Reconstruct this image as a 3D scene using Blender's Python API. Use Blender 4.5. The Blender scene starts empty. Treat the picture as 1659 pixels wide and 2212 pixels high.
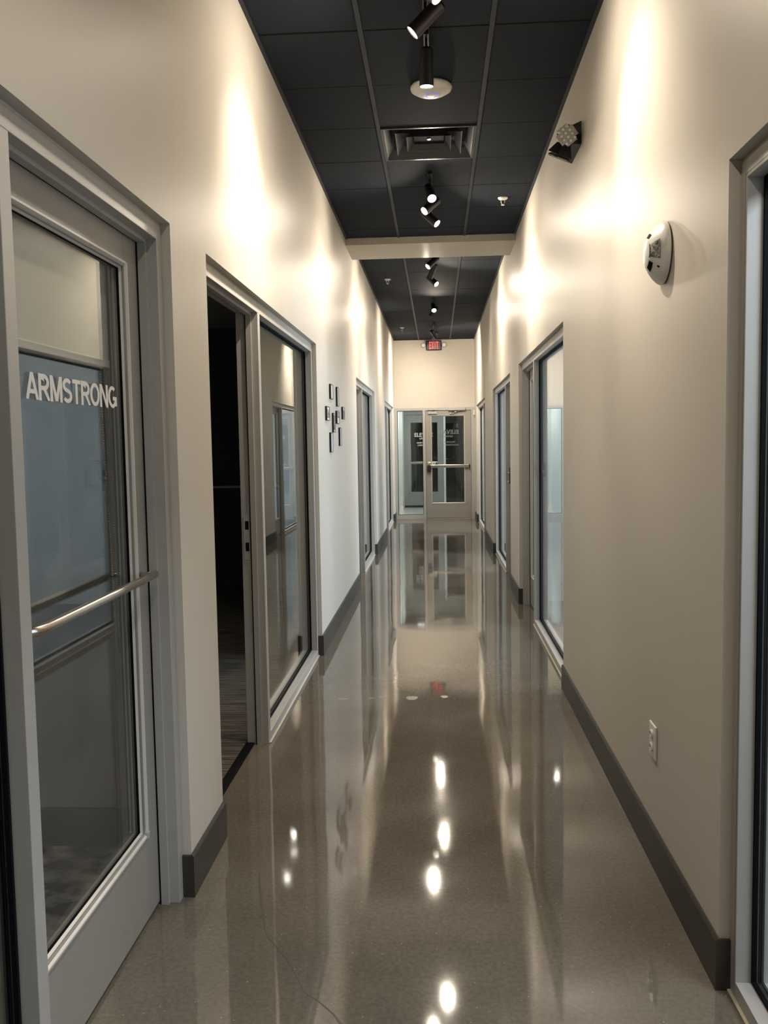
import bpy, bmesh, math, random
from mathutils import Vector, Matrix, Euler
random.seed(7)
S = bpy.context.scene
COL = S.collection
PI = math.pi

# ------------------------------------------------------------------ camera
CAM_H = 1.54
YAW, PITCH, ROLL, F_PX = -0.06177, -0.07709, -0.01653, 1888.8
cy, sy, cp, sp = math.cos(YAW), math.sin(YAW), math.cos(PITCH), math.sin(PITCH)
Fv = Vector((sy * cp, cy * cp, sp))
R0 = Vector((cy, -sy, 0))
U0 = R0.cross(Fv)
Rv = math.cos(ROLL) * R0 + math.sin(ROLL) * U0
Uv = -math.sin(ROLL) * R0 + math.cos(ROLL) * U0
cam = bpy.data.cameras.new('camera')
cam_o = bpy.data.objects.new('camera', cam)
COL.objects.link(cam_o)
cam_o.matrix_world = Matrix(((Rv.x, Uv.x, -Fv.x, 0), (Rv.y, Uv.y, -Fv.y, 0),
                             (Rv.z, Uv.z, -Fv.z, CAM_H), (0, 0, 0, 1)))
cam.sensor_fit = 'HORIZONTAL'
cam.sensor_width = 36.0
cam.lens = F_PX / 1659.0 * 36.0
cam.clip_start, cam.clip_end = 0.02, 200
S.camera = cam_o

# ------------------------------------------------------------------ world, exposure
S.view_settings.view_transform = 'Standard'
S.view_settings.look = 'None'
S.view_settings.gamma = 1.0
S.view_settings.use_curve_mapping = False
S.view_settings.exposure = 0.24
w = bpy.data.worlds.new('world'); S.world = w
w.use_nodes = True
w.node_tree.nodes['Background'].inputs[0].default_value = (0.62, 0.74, 0.90, 1)
w.node_tree.nodes['Background'].inputs[1].default_value = 0.7

SPOT_W = 88.0
SPILL_W = 66.0
LAMP_COL = (1.0, 0.86, 0.69)


def area(name, loc, rot, sx, sy_, watts, col):
    l = bpy.data.lights.new(name, 'AREA')
    l.shape = 'RECTANGLE'; l.size = sx; l.size_y = sy_; l.energy = watts; l.color = col
    o = bpy.data.objects.new(name, l); COL.objects.link(o)
    o.location = loc; o.rotation_euler = rot
    return o


DAY = (0.72, 0.84, 1.0)
# daylight entering the offices on the right through their outside windows
for yc, wy, pw in ((0.9, 2.6, 30), (6.9, 2.6, 200), (10.7, 2.4, 300), (15.7, 2.6, 300)):
    area('daylight', (4.30, yc, 1.55), (0, PI / 2, 0), 1.7, wy, pw, DAY)
area('office_fill', (1.75, 1.35, 2.74), (0, 0, 0), 0.6, 1.2, 62, (0.84, 0.90, 1.0))  # added unseen fill, brightens the sill and jambs of the first right office
# cool ceiling light of the entrance lobby behind the end door
area('lobby_light', (0.0, 19.5, 2.68), (0, 0, 0), 1.0, 1.6, 46, (1.0, 1.0, 0.95))


# ------------------------------------------------------------------ materials
def new_mat(name):
    m = bpy.data.materials.new(name); m.use_nodes = True
    return m, m.node_tree, m.node_tree.nodes['Principled BSDF']


def simple(name, col, rough=0.5, metal=0.0, noise=0.0, nscale=40.0, bump=0.0, spec=0.5, emit=None, estr=0.0):
    m, nt, b = new_mat(name)
    b.inputs['Base Color'].default_value = (*col, 1)
    b.inputs['Roughness'].default_value = rough
    b.inputs['Metallic'].default_value = metal
    b.inputs['Specular IOR Level'].default_value = spec
    if noise or bump:
        tc = nt.nodes.new('ShaderNodeTexCoord')
        n = nt.nodes.new('ShaderNodeTexNoise')
        n.inputs['Scale'].default_value = nscale; n.inputs['Detail'].default_value = 4
        nt.links.new(tc.outputs['Object'], n.inputs['Vector'])
        if noise:
            cr = nt.nodes.new('ShaderNodeValToRGB')
            cr.color_ramp.elements[0].position = 0.3; cr.color_ramp.elements[1].position = 0.7
            cr.color_ramp.elements[0].color = (*[c * (1 - noise) for c in col], 1)
            cr.color_ramp.elements[1].color = (*[min(1, c * (1 + noise)) for c in col], 1)
            nt.links.new(n.outputs['Fac'], cr.inputs[0])
            nt.links.new(cr.outputs[0], b.inputs['Base Color'])
        if bump:
            bp = nt.nodes.new('ShaderNodeBump')
            bp.inputs['Strength'].default_value = bump; bp.inputs['Distance'].default_value = 0.002
            nt.links.new(n.outputs['Fac'], bp.inputs['Height'])
            nt.links.new(bp.outputs[0], b.inputs['Normal'])
    if emit:
        b.inputs['Emission Color'].default_value = (*emit, 1)
        b.inputs['Emission Strength'].default_value = estr
    return m


def glass_mat(name, tint):
    m = bpy.data.materials.new(name); m.use_nodes = True
    nt = m.node_tree; nt.nodes.clear()
    out = nt.nodes.new('ShaderNodeOutputMaterial')
    mix = nt.nodes.new('ShaderNodeMixShader')
    tr = nt.nodes.new('ShaderNodeBsdfTransparent'); tr.inputs[0].default_value = (*tint, 1)
    gl = nt.nodes.new('ShaderNodeBsdfGlossy'); gl.inputs['Roughness'].default_value = 0.0
    gl.inputs['Color'].default_value = (0.95, 0.97, 0.97, 1)
    lw = nt.nodes.new('ShaderNodeLayerWeight'); lw.inputs['Blend'].default_value = 0.5
    p = nt.nodes.new('ShaderNodeMath'); p.operation = 'POWER'; p.inputs[1].default_value = 5.0
    mu = nt.nodes.new('ShaderNodeMath'); mu.operation = 'MULTIPLY_ADD'
    mu.inputs[1].default_value = 0.96; mu.inputs[2].default_value = 0.04
    nt.links.new(lw.outputs['Facing'], p.inputs[0])
    nt.links.new(p.outputs[0], mu.inputs[0])
    nt.links.new(mu.outputs[0], mix.inputs[0])
    nt.links.new(tr.outputs[0], mix.inputs[1]); nt.links.new(gl.outputs[0], mix.inputs[2])
    nt.links.new(mix.outputs[0], out.inputs[0])
    return m


def floor_mat():
    m, nt, b = new_mat('polished_concrete')
    tc = nt.nodes.new('ShaderNodeTexCoord')
    n1 = nt.nodes.new('ShaderNodeTexNoise'); n1.inputs['Scale'].default_value = 1.3
    n1.inputs['Detail'].default_value = 6; n1.inputs['Roughness'].default_value = 0.62
    n2 = nt.nodes.new('ShaderNodeTexNoise'); n2.inputs['Scale'].default_value = 70
    n2.inputs['Detail'].default_value = 5
    v = nt.nodes.new('ShaderNodeTexVoronoi'); v.inputs['Scale'].default_value = 55
    for n in (n1, n2, v):
        nt.links.new(tc.outputs['Object'], n.inputs['Vector'])
    cr = nt.nodes.new('ShaderNodeValToRGB')
    cr.color_ramp.elements[0].position = 0.30; cr.color_ramp.elements[0].color = (0.112, 0.097, 0.075, 1)
    cr.color_ramp.elements[1].position = 0.72; cr.color_ramp.elements[1].color = (0.168, 0.148, 0.118, 1)
    nt.links.new(n1.outputs['Fac'], cr.inputs[0])
    cr2 = nt.nodes.new('ShaderNodeValToRGB')
    cr2.color_ramp.elements[0].position = 0.33; cr2.color_ramp.elements[0].color = (0.84, 0.84, 0.84, 1)
    cr2.color_ramp.elements[1].position = 0.68; cr2.color_ramp.elements[1].color = (1.10, 1.10, 1.10, 1)
    nt.links.new(n2.outputs['Fac'], cr2.inputs[0])
    mx = nt.nodes.new('ShaderNodeMixRGB'); mx.blend_type = 'MULTIPLY'; mx.inputs[0].default_value = 1
    nt.links.new(cr.outputs[0], mx.inputs[1]); nt.links.new(cr2.outputs[0], mx.inputs[2])
    # pale sand specks
    sel = nt.nodes.new('ShaderNodeMath'); sel.operation = 'LESS_THAN'; sel.inputs[1].default_value = 0.11
    nt.links.new(v.outputs['Distance'], sel.inputs[0])
    sepc = nt.nodes.new('ShaderNodeSeparateColor'); nt.links.new(v.outputs['Color'], sepc.inputs[0])
    rare = nt.nodes.new('ShaderNodeMath'); rare.operation = 'GREATER_THAN'; rare.inputs[1].default_value = 0.90
    nt.links.new(sepc.outputs[0], rare.inputs[0])
    both = nt.nodes.new('ShaderNodeMath'); both.operation = 'MULTIPLY'
    nt.links.new(sel.outputs[0], both.inputs[0]); nt.links.new(rare.outputs[0], both.inputs[1])
    sm = nt.nodes.new('ShaderNodeMath'); sm.operation = 'MULTIPLY'; sm.inputs[1].default_value = 0.7
    nt.links.new(both.outputs[0], sm.inputs[0])
    mx2 = nt.nodes.new('ShaderNodeMixRGB'); mx2.inputs[2].default_value = (0.42, 0.38, 0.31, 1)
    nt.links.new(sm.outputs[0], mx2.inputs[0]); nt.links.new(mx.outputs[0], mx2.inputs[1])
    nt.links.new(mx2.outputs[0], b.inputs['Base Color'])
    # polish: uneven gloss
    mr = nt.nodes.new('ShaderNodeMapRange')
    mr.inputs['From Min'].default_value = 0.3; mr.inputs['From Max'].default_value = 0.7
    mr.inputs['To Min'].default_value = 0.025; mr.inputs['To Max'].default_value = 0.075
    nt.links.new(n1.outputs['Fac'], mr.inputs['Value'])
    nt.links.new(mr.outputs[0], b.inputs['Roughness'])
    b.inputs['Specular IOR Level'].default_value = 0.62
    # slight waviness of the slab
    n3 = nt.nodes.new('ShaderNodeTexNoise'); n3.inputs['Scale'].default_value = 2.2; n3.inputs['Detail'].default_value = 1
    nt.links.new(tc.outputs['Object'], n3.inputs['Vector'])
    bp = nt.nodes.new('ShaderNodeBump'); bp.inputs['Strength'].default_value = 0.22
    bp.inputs['Distance'].default_value = 0.006
    nt.links.new(n3.outputs['Fac'], bp.inputs['Height']); nt.links.new(bp.outputs[0], b.inputs['Normal'])
    return m


def carpet_mat(name, c1, c2, sx, sy_):
    m, nt, b = new_mat(name)
    tc = nt.nodes.new('ShaderNodeTexCoord'); mp = nt.nodes.new('ShaderNodeMapping')
    mp.inputs['Scale'].default_value = (sx, sy_, 1)
    n = nt.nodes.new('ShaderNodeTexNoise'); n.inputs['Scale'].default_value = 1; n.inputs['Detail'].default_value = 5
    cr = nt.nodes.new('ShaderNodeValToRGB')
    cr.color_ramp.elements[0].position = 0.42; cr.color_ramp.elements[0].color = (*c1, 1)
    cr.color_ramp.elements[1].position = 0.62; cr.color_ramp.elements[1].color = (*c2, 1)
    nt.links.new(tc.outputs['Object'], mp.inputs[0]); nt.links.new(mp.outputs[0], n.inputs['Vector'])
    nt.links.new(n.outputs['Fac'], cr.inputs[0]); nt.links.new(cr.outputs[0], b.inputs['Base Color'])
    b.inputs['Roughness'].default_value = 0.95
    return m


def photo_mat():
    m, nt, b = new_mat('photo_print')
    tc = nt.nodes.new('ShaderNodeTexCoord')
    n = nt.nodes.new('ShaderNodeTexNoise'); n.inputs['Scale'].default_value = 28; n.inputs['Detail'].default_value = 3
    cr = nt.nodes.new('ShaderNodeValToRGB')
    cr.color_ramp.elements[0].position = 0.35; cr.color_ramp.elements[0].color = (0.06, 0.065, 0.07, 1)
    cr.color_ramp.elements[1].position = 0.65; cr.color_ramp.elements[1].color = (0.50, 0.50, 0.50, 1)
    nt.links.new(tc.outputs['Object'], n.inputs['Vector']); nt.links.new(n.outputs['Fac'], cr.inputs[0])
    nt.links.new(cr.outputs[0], b.inputs['Base Color'])
    b.inputs['Roughness'].default_value = 0.25
    return m


M = {}
M['wall'] = simple('wall_paint', (0.59, 0.552, 0.488), 0.40, noise=0.012, nscale=3, bump=0.03, spec=0.03)
M['office_wall'] = simple('office_wall_paint', (0.52, 0.51, 0.48), 0.6)
M['alu'] = simple('clear_anodised_aluminium', (0.43, 0.42, 0.395), 0.42, 0.15, noise=0.02, nscale=15)
M['bead'] = simple('pale_glazing_bead', (0.60, 0.58, 0.54), 0.40, 0.05)
M['door_alu'] = simple('satin_door_aluminium', (0.315, 0.298, 0.270), 0.42, 0.10, noise=0.02, nscale=15)
M['black'] = simple('black_rubber', (0.006, 0.007, 0.008), 0.7, spec=0.06)
M['glass'] = glass_mat('clear_glass', (0.955, 0.975, 0.97))
M['dark_glass'] = glass_mat('lobby_glass', (0.90, 0.92, 0.915))
M['floor'] = floor_mat()
M['tile'] = simple('charcoal_ceiling_tile', (0.0190, 0.0250, 0.0350), 0.8, noise=0.12, nscale=120, bump=0.35, spec=0.12)
M['grid'] = simple('charcoal_tee_bar', (0.0195, 0.0255, 0.0350), 0.45, spec=0.25)
M['base'] = simple('dark_bronze_baseboard', (0.040, 0.035, 0.028), 0.45, noise=0.05, nscale=20)
M['steel'] = simple('brushed_stainless', (0.62, 0.58, 0.52), 0.22, 1.0)
M['chrome'] = simple('bright_chrome', (0.75, 0.72, 0.68), 0.12, 1.0)
M['white'] = simple('white_plastic', (0.80, 0.78, 0.74), 0.35)
M['offwhite'] = simple('cream_plastic', (0.66, 0.62, 0.55), 0.38)
M['vinyl'] = simple('white_vinyl', (0.80, 0.78, 0.75), 0.5)
M['blackmetal'] = simple('black_powder_coat', (0.012, 0.012, 0.013), 0.40)
M['blackgloss'] = simple('black_gloss_enamel', (0.14, 0.14, 0.15), 0.24, 0.6)
M['lens'] = simple('lit_lamp_lens', (1, 1, 1), 0.3, emit=(1.0, 0.93, 0.82), estr=40)
M['redlit'] = simple('lit_red_letters', (0.5, 0.02, 0.02), 0.4, emit=(1.0, 0.06, 0.07), estr=1.4)
M['redpanel'] = simple('dark_red_panel', (0.06, 0.004, 0.005), 0.35)
M['led_lens'] = simple('clear_led_lens', (0.42, 0.40, 0.38), 0.15, noise=0.25, nscale=120)
M['led_dot'] = simple('led_dot', (0.80, 0.76, 0.72), 0.2)
M['strobe'] = simple('strobe_reflector', (0.28, 0.28, 0.30), 0.12, 0.9, noise=0.9, nscale=150)
M['dark'] = simple('dark_grey_plastic', (0.05, 0.05, 0.05), 0.5)
M['blue'] = simple('blue_status_ring', (0.25, 0.25, 0.7), 0.4, emit=(0.30, 0.32, 1.0), estr=0.35)
M['fabric'] = simple('roller_shade_fabric', (0.56, 0.51, 0.44), 0.85, noise=0.04, nscale=300)
M['chain'] = simple('steel_bead_chain', (0.40, 0.38, 0.34), 0.3, 0.8)
M['carpet'] = carpet_mat('striped_carpet', (0.035, 0.030, 0.026), (0.16, 0.135, 0.11), 3, 60)
M['rug'] = carpet_mat('mottled_carpet', (0.018, 0.014, 0.011), (0.60, 0.57, 0.52), 7, 10)
M['dimfloor'] = simple('office_floor', (0.13, 0.13, 0.13), 0.35, noise=0.08, nscale=4)
M['caulk'] = simple('cream_caulk', (0.55, 0.50, 0.40), 0.6)
M['photo'] = photo_mat()
M['mat'] = simple('white_photo_mat', (0.70, 0.69, 0.66), 0.4)
M['plate'] = simple('tan_switch_plate', (0.10, 0.075, 0.045), 0.5)
M['sage'] = simple('grey_green_lobby_paint', (0.235, 0.25, 0.24), 0.5)
M['lobby_white'] = simple('white_lobby_paint', (0.62, 0.66, 0.64), 0.5)
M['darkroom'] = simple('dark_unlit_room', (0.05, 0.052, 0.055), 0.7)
M['gold'] = simple('pale_gold_cylinder', (0.75, 0.66, 0.45), 0.25, 0.8)
M['sheen_floor'] = simple('lobby_floor_painted_sheen', (0.42, 0.44, 0.42), 0.2, noise=0.05, nscale=5)  # lobby floor lightened so its colour carries the light reflected there
M['crack'] = simple('floor_crack_filler', (0.055, 0.045, 0.032), 0.5)
M['patch'] = simple('pale_floor_patch', (0.235, 0.205, 0.16), 0.25)


# ------------------------------------------------------------------ helpers
def props(o, label=None, cat=None, group=None, kind=None):
    if label: o['label'] = label
    if cat: o['category'] = cat
    if group: o['group'] = group
    if kind: o['kind'] = kind
    return o


def empty(name, loc=(0, 0, 0), rz=0.0, label=None, cat=None, group=None, kind=None, rot=None):
    o = bpy.data.objects.new(name, None); COL.objects.link(o)
    o.empty_display_size = 0.1
    o.location = loc
    o.rotation_euler = rot if rot is not None else (0, 0, rz)
    return props(o, label, cat, group, kind)


def mk(name, bm, mat, parent=None, smooth=False, **kw):
    me = bpy.data.meshes.new(name)
    bmesh.ops.recalc_face_normals(bm, faces=bm.faces)
    bm.to_mesh(me); bm.free()
    for mm in (mat if isinstance(mat, (list, tuple)) else [mat]):
        me.materials.append(mm)
    if smooth:
        for p in me.polygons: p.use_smooth = True
    o = bpy.data.objects.new(name, me); COL.objects.link(o)
    if parent is not None: o.parent = parent
    return props(o, **kw)


def NB(): return bmesh.new()


def box(bm, x0, x1, y0, y1, z0, z1, bev=0.0):
    x0, x1 = min(x0, x1), max(x0, x1); y0, y1 = min(y0, y1), max(y0, y1); z0, z1 = min(z0, z1), max(z0, z1)
    r = bmesh.ops.create_cube(bm, size=1.0, matrix=Matrix.Translation(((x0 + x1) / 2, (y0 + y1) / 2, (z0 + z1) / 2)) @
                              Matrix.Diagonal((x1 - x0, y1 - y0, z1 - z0, 1)))
    if bev:
        es = list({e for v in r['verts'] for e in v.link_edges})
        bmesh.ops.bevel(bm, geom=es, offset=bev, segments=2, affect='EDGES', profile=0.5)
    return bm


def B1(*a, **k): return box(NB(), *a, **k)


def cyl(bm, p0, p1, r0, r1=None, n=20, caps=True):
    p0, p1 = Vector(p0), Vector(p1); r1 = r0 if r1 is None else r1
    d = p1 - p0
    q = d.to_track_quat('Z', 'Y').to_matrix().to_4x4()
    mt = Matrix.Translation((p0 + p1) / 2) @ q
    bmesh.ops.create_cone(bm, cap_ends=caps, segments=n, radius1=r0, radius2=r1, depth=d.length, matrix=mt)
    return bm


def lathe(bm, prof, n=32, mat=Matrix.Identity(4)):
    rings = []
    for r, z in prof:
        if r < 1e-6:
            rings.append([bm.verts.new(mat @ Vector((0, 0, z)))])
        else:
            rings.append([bm.verts.new(mat @ Vector((r * math.cos(2 * PI * i / n), r * math.sin(2 * PI * i / n), z))) for i in range(n)])
    for a, b in zip(rings, rings[1:]):
        for i in range(n):
            j = (i + 1) % n
            if len(a) == 1 and len(b) == 1: continue
            if len(a) == 1: bm.faces.new((a[0], b[i], b[j]))
            elif len(b) == 1: bm.faces.new((a[i], a[j], b[0]))
            else: bm.faces.new((a[i], a[j], b[j], b[i]))
    return bm


def tube(bm, pts, r, n=14, cap=True):
    pts = [Vector(p) for p in pts]; prev = None; rings = []
    for i, p in enumerate(pts):
        t = (pts[min(i + 1, len(pts) - 1)] - pts[max(i - 1, 0)]).normalized()
        ref = Vector((0, 0, 1)) if abs(t.z) < 0.9 else Vector((1, 0, 0))
        a = t.cross(ref).normalized(); b = t.cross(a).normalized()
        rings.append([bm.verts.new(p + r * (math.cos(2 * PI * k / n) * a + math.sin(2 * PI * k / n) * b)) for k in range(n)])
    for A_, B_ in zip(rings, rings[1:]):
        for k in range(n):
            bm.faces.new((A_[k], A_[(k + 1) % n], B_[(k + 1) % n], B_[k]))
    if cap:
        bm.faces.new(rings[0]); bm.faces.new(rings[-1])
    return bm


def prism(bm, poly, h0, h1, fn):
    """extrude a 2-D polygon between h0 and h1; fn(u, v, h) -> point"""
    a = [bm.verts.new(fn(u, v, h0)) for u, v in poly]; b = [bm.verts.new(fn(u, v, h1)) for u, v in poly]
    bm.faces.new(a); bm.faces.new(b[::-1])
    for i in range(len(poly)):
        j = (i + 1) % len(poly)
        bm.faces.new((a[i], b[i], b[j], a[j]))
    return bm


def _arc(cx, cy_, rx, ry, a0, a1, n=10):
    return [(cx + rx * math.cos(math.radians(a0 + (a1 - a0) * i / n)), cy_ + ry * math.sin(math.radians(a0 + (a1 - a0) * i / n))) for i in range(n + 1)]


T_ = 0.080   # half stroke
GLYPH = {   # advance width, strokes on a unit cap height (centre lines)
    'A': (.74, [[(.07, 0), (.37, 1)], [(.67, 0), (.37, 1)], [(.17, .30), (.57, .30)]]),
    'C': (.70, [_arc(.37, .5, .28, .41, 50, 310, 18)]),
    'D': (.70, [[(.1, 0), (.1, 1)], [(.1, .91)] + _arc(.28, .5, .33, .41, 90, -90, 14) + [(.1, .09)]]),
    'E': (.62, [[(.1, 0), (.1, 1)], [(.1, .91), (.56, .91)], [(.1, .52), (.52, .52)], [(.1, .09), (.57, .09)]]),
    'F': (.58, [[(.1, 0), (.1, 1)], [(.1, .91), (.55, .91)], [(.1, .50), (.50, .50)]]),
    'G': (.76, [_arc(.39, .5, .30, .41, 52, 330, 20) + [(.68, .46)], [(.42, .44), (.765, .44)], [(.68, .10), (.68, .50)]]),
    'H': (.72, [[(.1, 0), (.1, 1)], [(.62, 0), (.62, 1)], [(.1, .52), (.62, .52)]]),
    'I': (.28, [[(.14, 0), (.14, 1)]]),
    'L': (.58, [[(.1, 0), (.1, 1)], [(.1, .09), (.55, .09)]]),
    'M': (.84, [[(.1, 0), (.1, 1)], [(.74, 0), (.74, 1)], [(.12, 1), (.42, .04)], [(.72, 1), (.42, .04)]]),
    'N': (.73, [[(.1, 0), (.1, 1)], [(.63, 0), (.63, 1)], [(.12, .97), (.61, .03)]]),
    'O': (.78, [_arc(.39, .5, .30, .41, 0, 360, 26)]),
    'P': (.66, [[(.1, 0), (.1, 1)], [(.1, .91), (.36, .91)] + _arc(.36, .68, .22, .23, 90, -90, 10) + [(.1, .45)]]),
    'Q': (.78, [_arc(.39, .5, .30, .41, 0, 360, 26), [(.48, .24), (.72, -.04)]]),
    'R': (.72, [[(.1, 0), (.1, 1)], [(.1, .91), (.38, .91)] + _arc(.38, .69, .22, .22, 90, -90, 10) + [(.1, .47)], [(.36, .46), (.65, 0)]]),
    'S': (.68, [_arc(.34, .71, .24, .20, 30, 255, 14) + _arc(.34, .29, .25, .20, 75, -150, 14)]),
    'T': (.64, [[(.32, 0), (.32, 1)], [(.02, .91), (.62, .91)]]),
    'U': (.72, [[(.1, 1), (.1, .34)] + _arc(.36, .34, .26, .25, 180, 360, 12) + [(.62, 1)]]),
    'V': (.68, [[(.06, 1), (.34, 0)], [(.62, 1), (.34, 0)]]),
    'X': (.70, [[(.08, 0), (.62, 1)], [(.62, 0), (.08, 1)]]),
    ' ': (.34, []),
}


def text_bm(s, width, height, depth, mirror=False, half=T_):
    """block letters built from mitred strokes, centred at the origin; x reads, z is up, thickness along +y"""
    bm = NB(); quads = []; x0 = 0
    for ch in s:
        adv, strokes = GLYPH[ch]
        for si, st in enumerate(strokes):
            P = [Vector((x0 + p[0], p[1])) for p in st]
            L, R_ = [], []
            for i, p in enumerate(P):
                t0 = (p - P[i - 1]).normalized() if i else (P[1] - P[0]).normalized()
                t1 = (P[i + 1] - p).normalized() if i < len(P) - 1 else t0
                n0 = Vector((-t0.y, t0.x)); n1 = Vector((-t1.y, t1.x)); m = (n0 + n1)
                m = m.normalized() if m.length > 1e-6 else n0
                k = half / max(.4, m.dot(n1))
                L.append(p + m * k); R_.append(p - m * k)
            for i in range(len(P) - 1): quads.append((L[i], L[i + 1], R_[i + 1], R_[i], si))
        x0 += adv
    xs = [v.x for q in quads for v in q[:4]]
    lo_, hi_ = min(xs), max(xs); sx = width / (hi_ - lo_)
    for q in quads:
        # keep strokes inside the cap height
        pts_ = [((v.x - (lo_ + hi_) / 2) * sx * (-1 if mirror else 1), (min(1, max(-.08 if 'Q' in s else 0, v.y)) - .5) * height) for v in q[:4]]
        yo = -.00010 * q[4]
        a_ = [bm.verts.new((x, yo, z)) for x, z in pts_]; b_ = [bm.verts.new((x, depth, z)) for x, z in pts_]
        bm.faces.new(a_); bm.faces.new(b_[::-1])
        for i in range(4):
            j = (i + 1) % 4; bm.faces.new((a_[i], b_[i], b_[j], a_[j]))
    return bm


def moved(bm, x, y, z):
    bmesh.ops.translate(bm, verts=bm.verts, vec=(x, y, z)); return bm


# ------------------------------------------------------------------ dimensions (metres)
XL, XR = -0.8586, 0.7704          # corridor faces of the side walls
WT = 0.155                        # wall thickness
HN, HF = 3.517, 3.624             # near and far ceiling heights
YB0, YB1, ZB = 8.56, 9.225, 3.457 # dropped beam
DEND = 17.874                     # corridor face of the end wall
HO = 2.267                        # height of the openings
YBACK = -2.6
LO = [(-0.15, 2.857), (3.300, 6.297), (9.425, 12.18), (14.55, 17.40)]
RO = [(-0.55, 2.400), (5.425, 8.338), (9.32, 12.16), (14.14, 17.13)]


# ------------------------------------------------------------------ structure
def side_wall(name, x0, x1, openings, label):
    bm = NB(); y = YBACK
    for a, b in openings:
        box(bm, x0, x1, y, a, 0, 3.75)
        box(bm, x0, x1, a, b, HO, 3.75)
        y = b
    box(bm, x0, x1, y, DEND, 0, 3.75)
    bmesh.ops.remove_doubles(bm, verts=bm.verts, dist=1e-5)
    return mk(name, bm, M['wall'], label=label, cat='wall', kind='structure')


side_wall('wall_left', XL - WT, XL, LO, 'tall beige left corridor wall with recessed glass office fronts')
side_wall('wall_right', XR, XR + WT, RO, 'tall beige right corridor wall with alarm, outlet and glass fronts')
bm = NB(); box(bm, XL - WT, XR + WT, DEND, DEND + 0.15, HO, 3.75)
mk('wall_end', bm, M['wall'], label='beige end wall above the exit door', cat='wall', kind='structure')
mk('wall_back', B1(XL - WT, XR + WT, YBACK - 0.15, YBACK, 0, 3.75), M['wall'],
   label='beige wall closing the corridor behind the viewer', cat='wall', kind='structure')
mk('trim_1', B1(XL, XR, YB0, YB1, ZB, 3.72, bev=0.003), M['wall'],
   label='beige dropped beam crossing the corridor ceiling', cat='beam', kind='structure')

fl = mk('floor', B1(XL - WT, XR + WT, YBACK, 21.6, -0.1, 0), M['floor'],
        label='polished brown concrete corridor floor', cat='floor', kind='structure')
mk('floor_lobby', B1(-0.865, 0.93, DEND + .11, 21.2, 0.0, 0.004), M['sheen_floor'], label='polished lobby floor beyond the exit door, reflected light put into its pale colour', cat='floor', kind='structure')
# hairline crack and filled anchor holes in the slab
cpts = [(-0.66, 3.02), (-0.648, 2.958), (-0.615, 2.83), (-0.584, 2.718), (-0.56, 2.63), (-0.513, 2.561), (-0.47, 2.50),
        (-0.429, 2.422), (-0.39, 2.34), (-0.344, 2.298), (-0.30, 2.25), (-0.27, 2.20), (-0.24, 2.1)]
bm = NB(); va = []
for i, (x, y) in enumerate(cpts):
    ww = 0.0016 + 0.0016 * ((i * 7) % 3) / 2
    va.append((bm.verts.new((x - ww, y - ww * .4, 0.0006)), bm.verts.new((x + ww, y + ww * .4, 0.0006))))
for (a, b), (c, d) in zip(va, va[1:]): bm.faces.new((a, b, d, c))
mk('hairline_crack', bm, M['crack'], fl, label='thin dark crack across the slab')
for x, y, rx, ry in ((0.026, 5.24, .022, .030), (-0.171, 5.21, .034, .045), (-0.416, 5.21, .022, .020), (-0.35, 5.23, .03, .014), (-0.592, 5.19, .03, .02)):
    bm = NB()
    vs = [bm.verts.new((x + rx * math.cos(t) * (1 + .18 * math.sin(3 * t)), y + ry * math.sin(t) * (1 + .15 * math.cos(2 * t)), 0.0006)) for t in [2 * PI * k / 16 for k in range(16)]]
    bm.faces.new(vs)
    mk('floor_patch', bm, M['patch'], fl)


# ---- ceilings: tee grid and lay-in tiles
def ceiling(name, z, ya, yb, ylines, label):
    xl, xr = XL, XR; g0, g1 = -0.345, 0.283
    bm = NB(); box(bm, xl, xr, ya, yb, z + 0.05, z + 0.08)
    root = mk(name, bm, M['tile'], label=label, cat='ceiling', kind='structure')
    hw = 0.012
    for gx in (g0, g1):
        mk('tee_bar', B1(gx - hw, gx + hw, ya, yb, z - 0.002, z + 0.03), M['grid'], root)
    for y in ylines:
        for a, b in ((xl, g0 - hw), (g0 + hw, g1 - hw), (g1 + hw, xr)):
            mk('cross_tee', B1(a, b, y - .007, y + .007, z + 0.003, z + 0.025), M['black'], root)
    for a in (xl, xr - 0.02):
        mk('wall_angle', B1(a, a + 0.02, ya, yb, z - 0.003, z + 0.004), M['grid'], root)
    ys = [ya] + [y for y in ylines] + [yb]
    for y0, y1 in zip(ys, ys[1:]):
        for i, (a, b) in enumerate(((xl, g0), (g0, g1), (g1, xr))):
            if name == 'ceiling' and i == 1 and abs(y0 - 5.64) < 0.02: continue
            t = random.uniform(0, .002)
            bm = B1(a + 0.0135, b - 0.0135, y0 + 0.007, y1 - 0.007, z + 0.002 + t, z + 0.02 + t)
            mk('ceiling_tile', bm, M['tile'], root)
    return root


yl = [5.64 + 0.648 * k for k in range(-12, 5)]
ceiling('ceiling', HN, YBACK, YB0, [y for y in yl if YBACK + .1 < y < YB0 - .1], 'charcoal lay-in tile ceiling of the near corridor')
ceiling('ceiling_far', HF, YB1, DEND, [9.62 + 0.62 * k for k in range(14) if 9.62 + .62 * k < DEND - .05],
        'charcoal lay-in tile ceiling of the far corridor beyond the beam')


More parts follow.
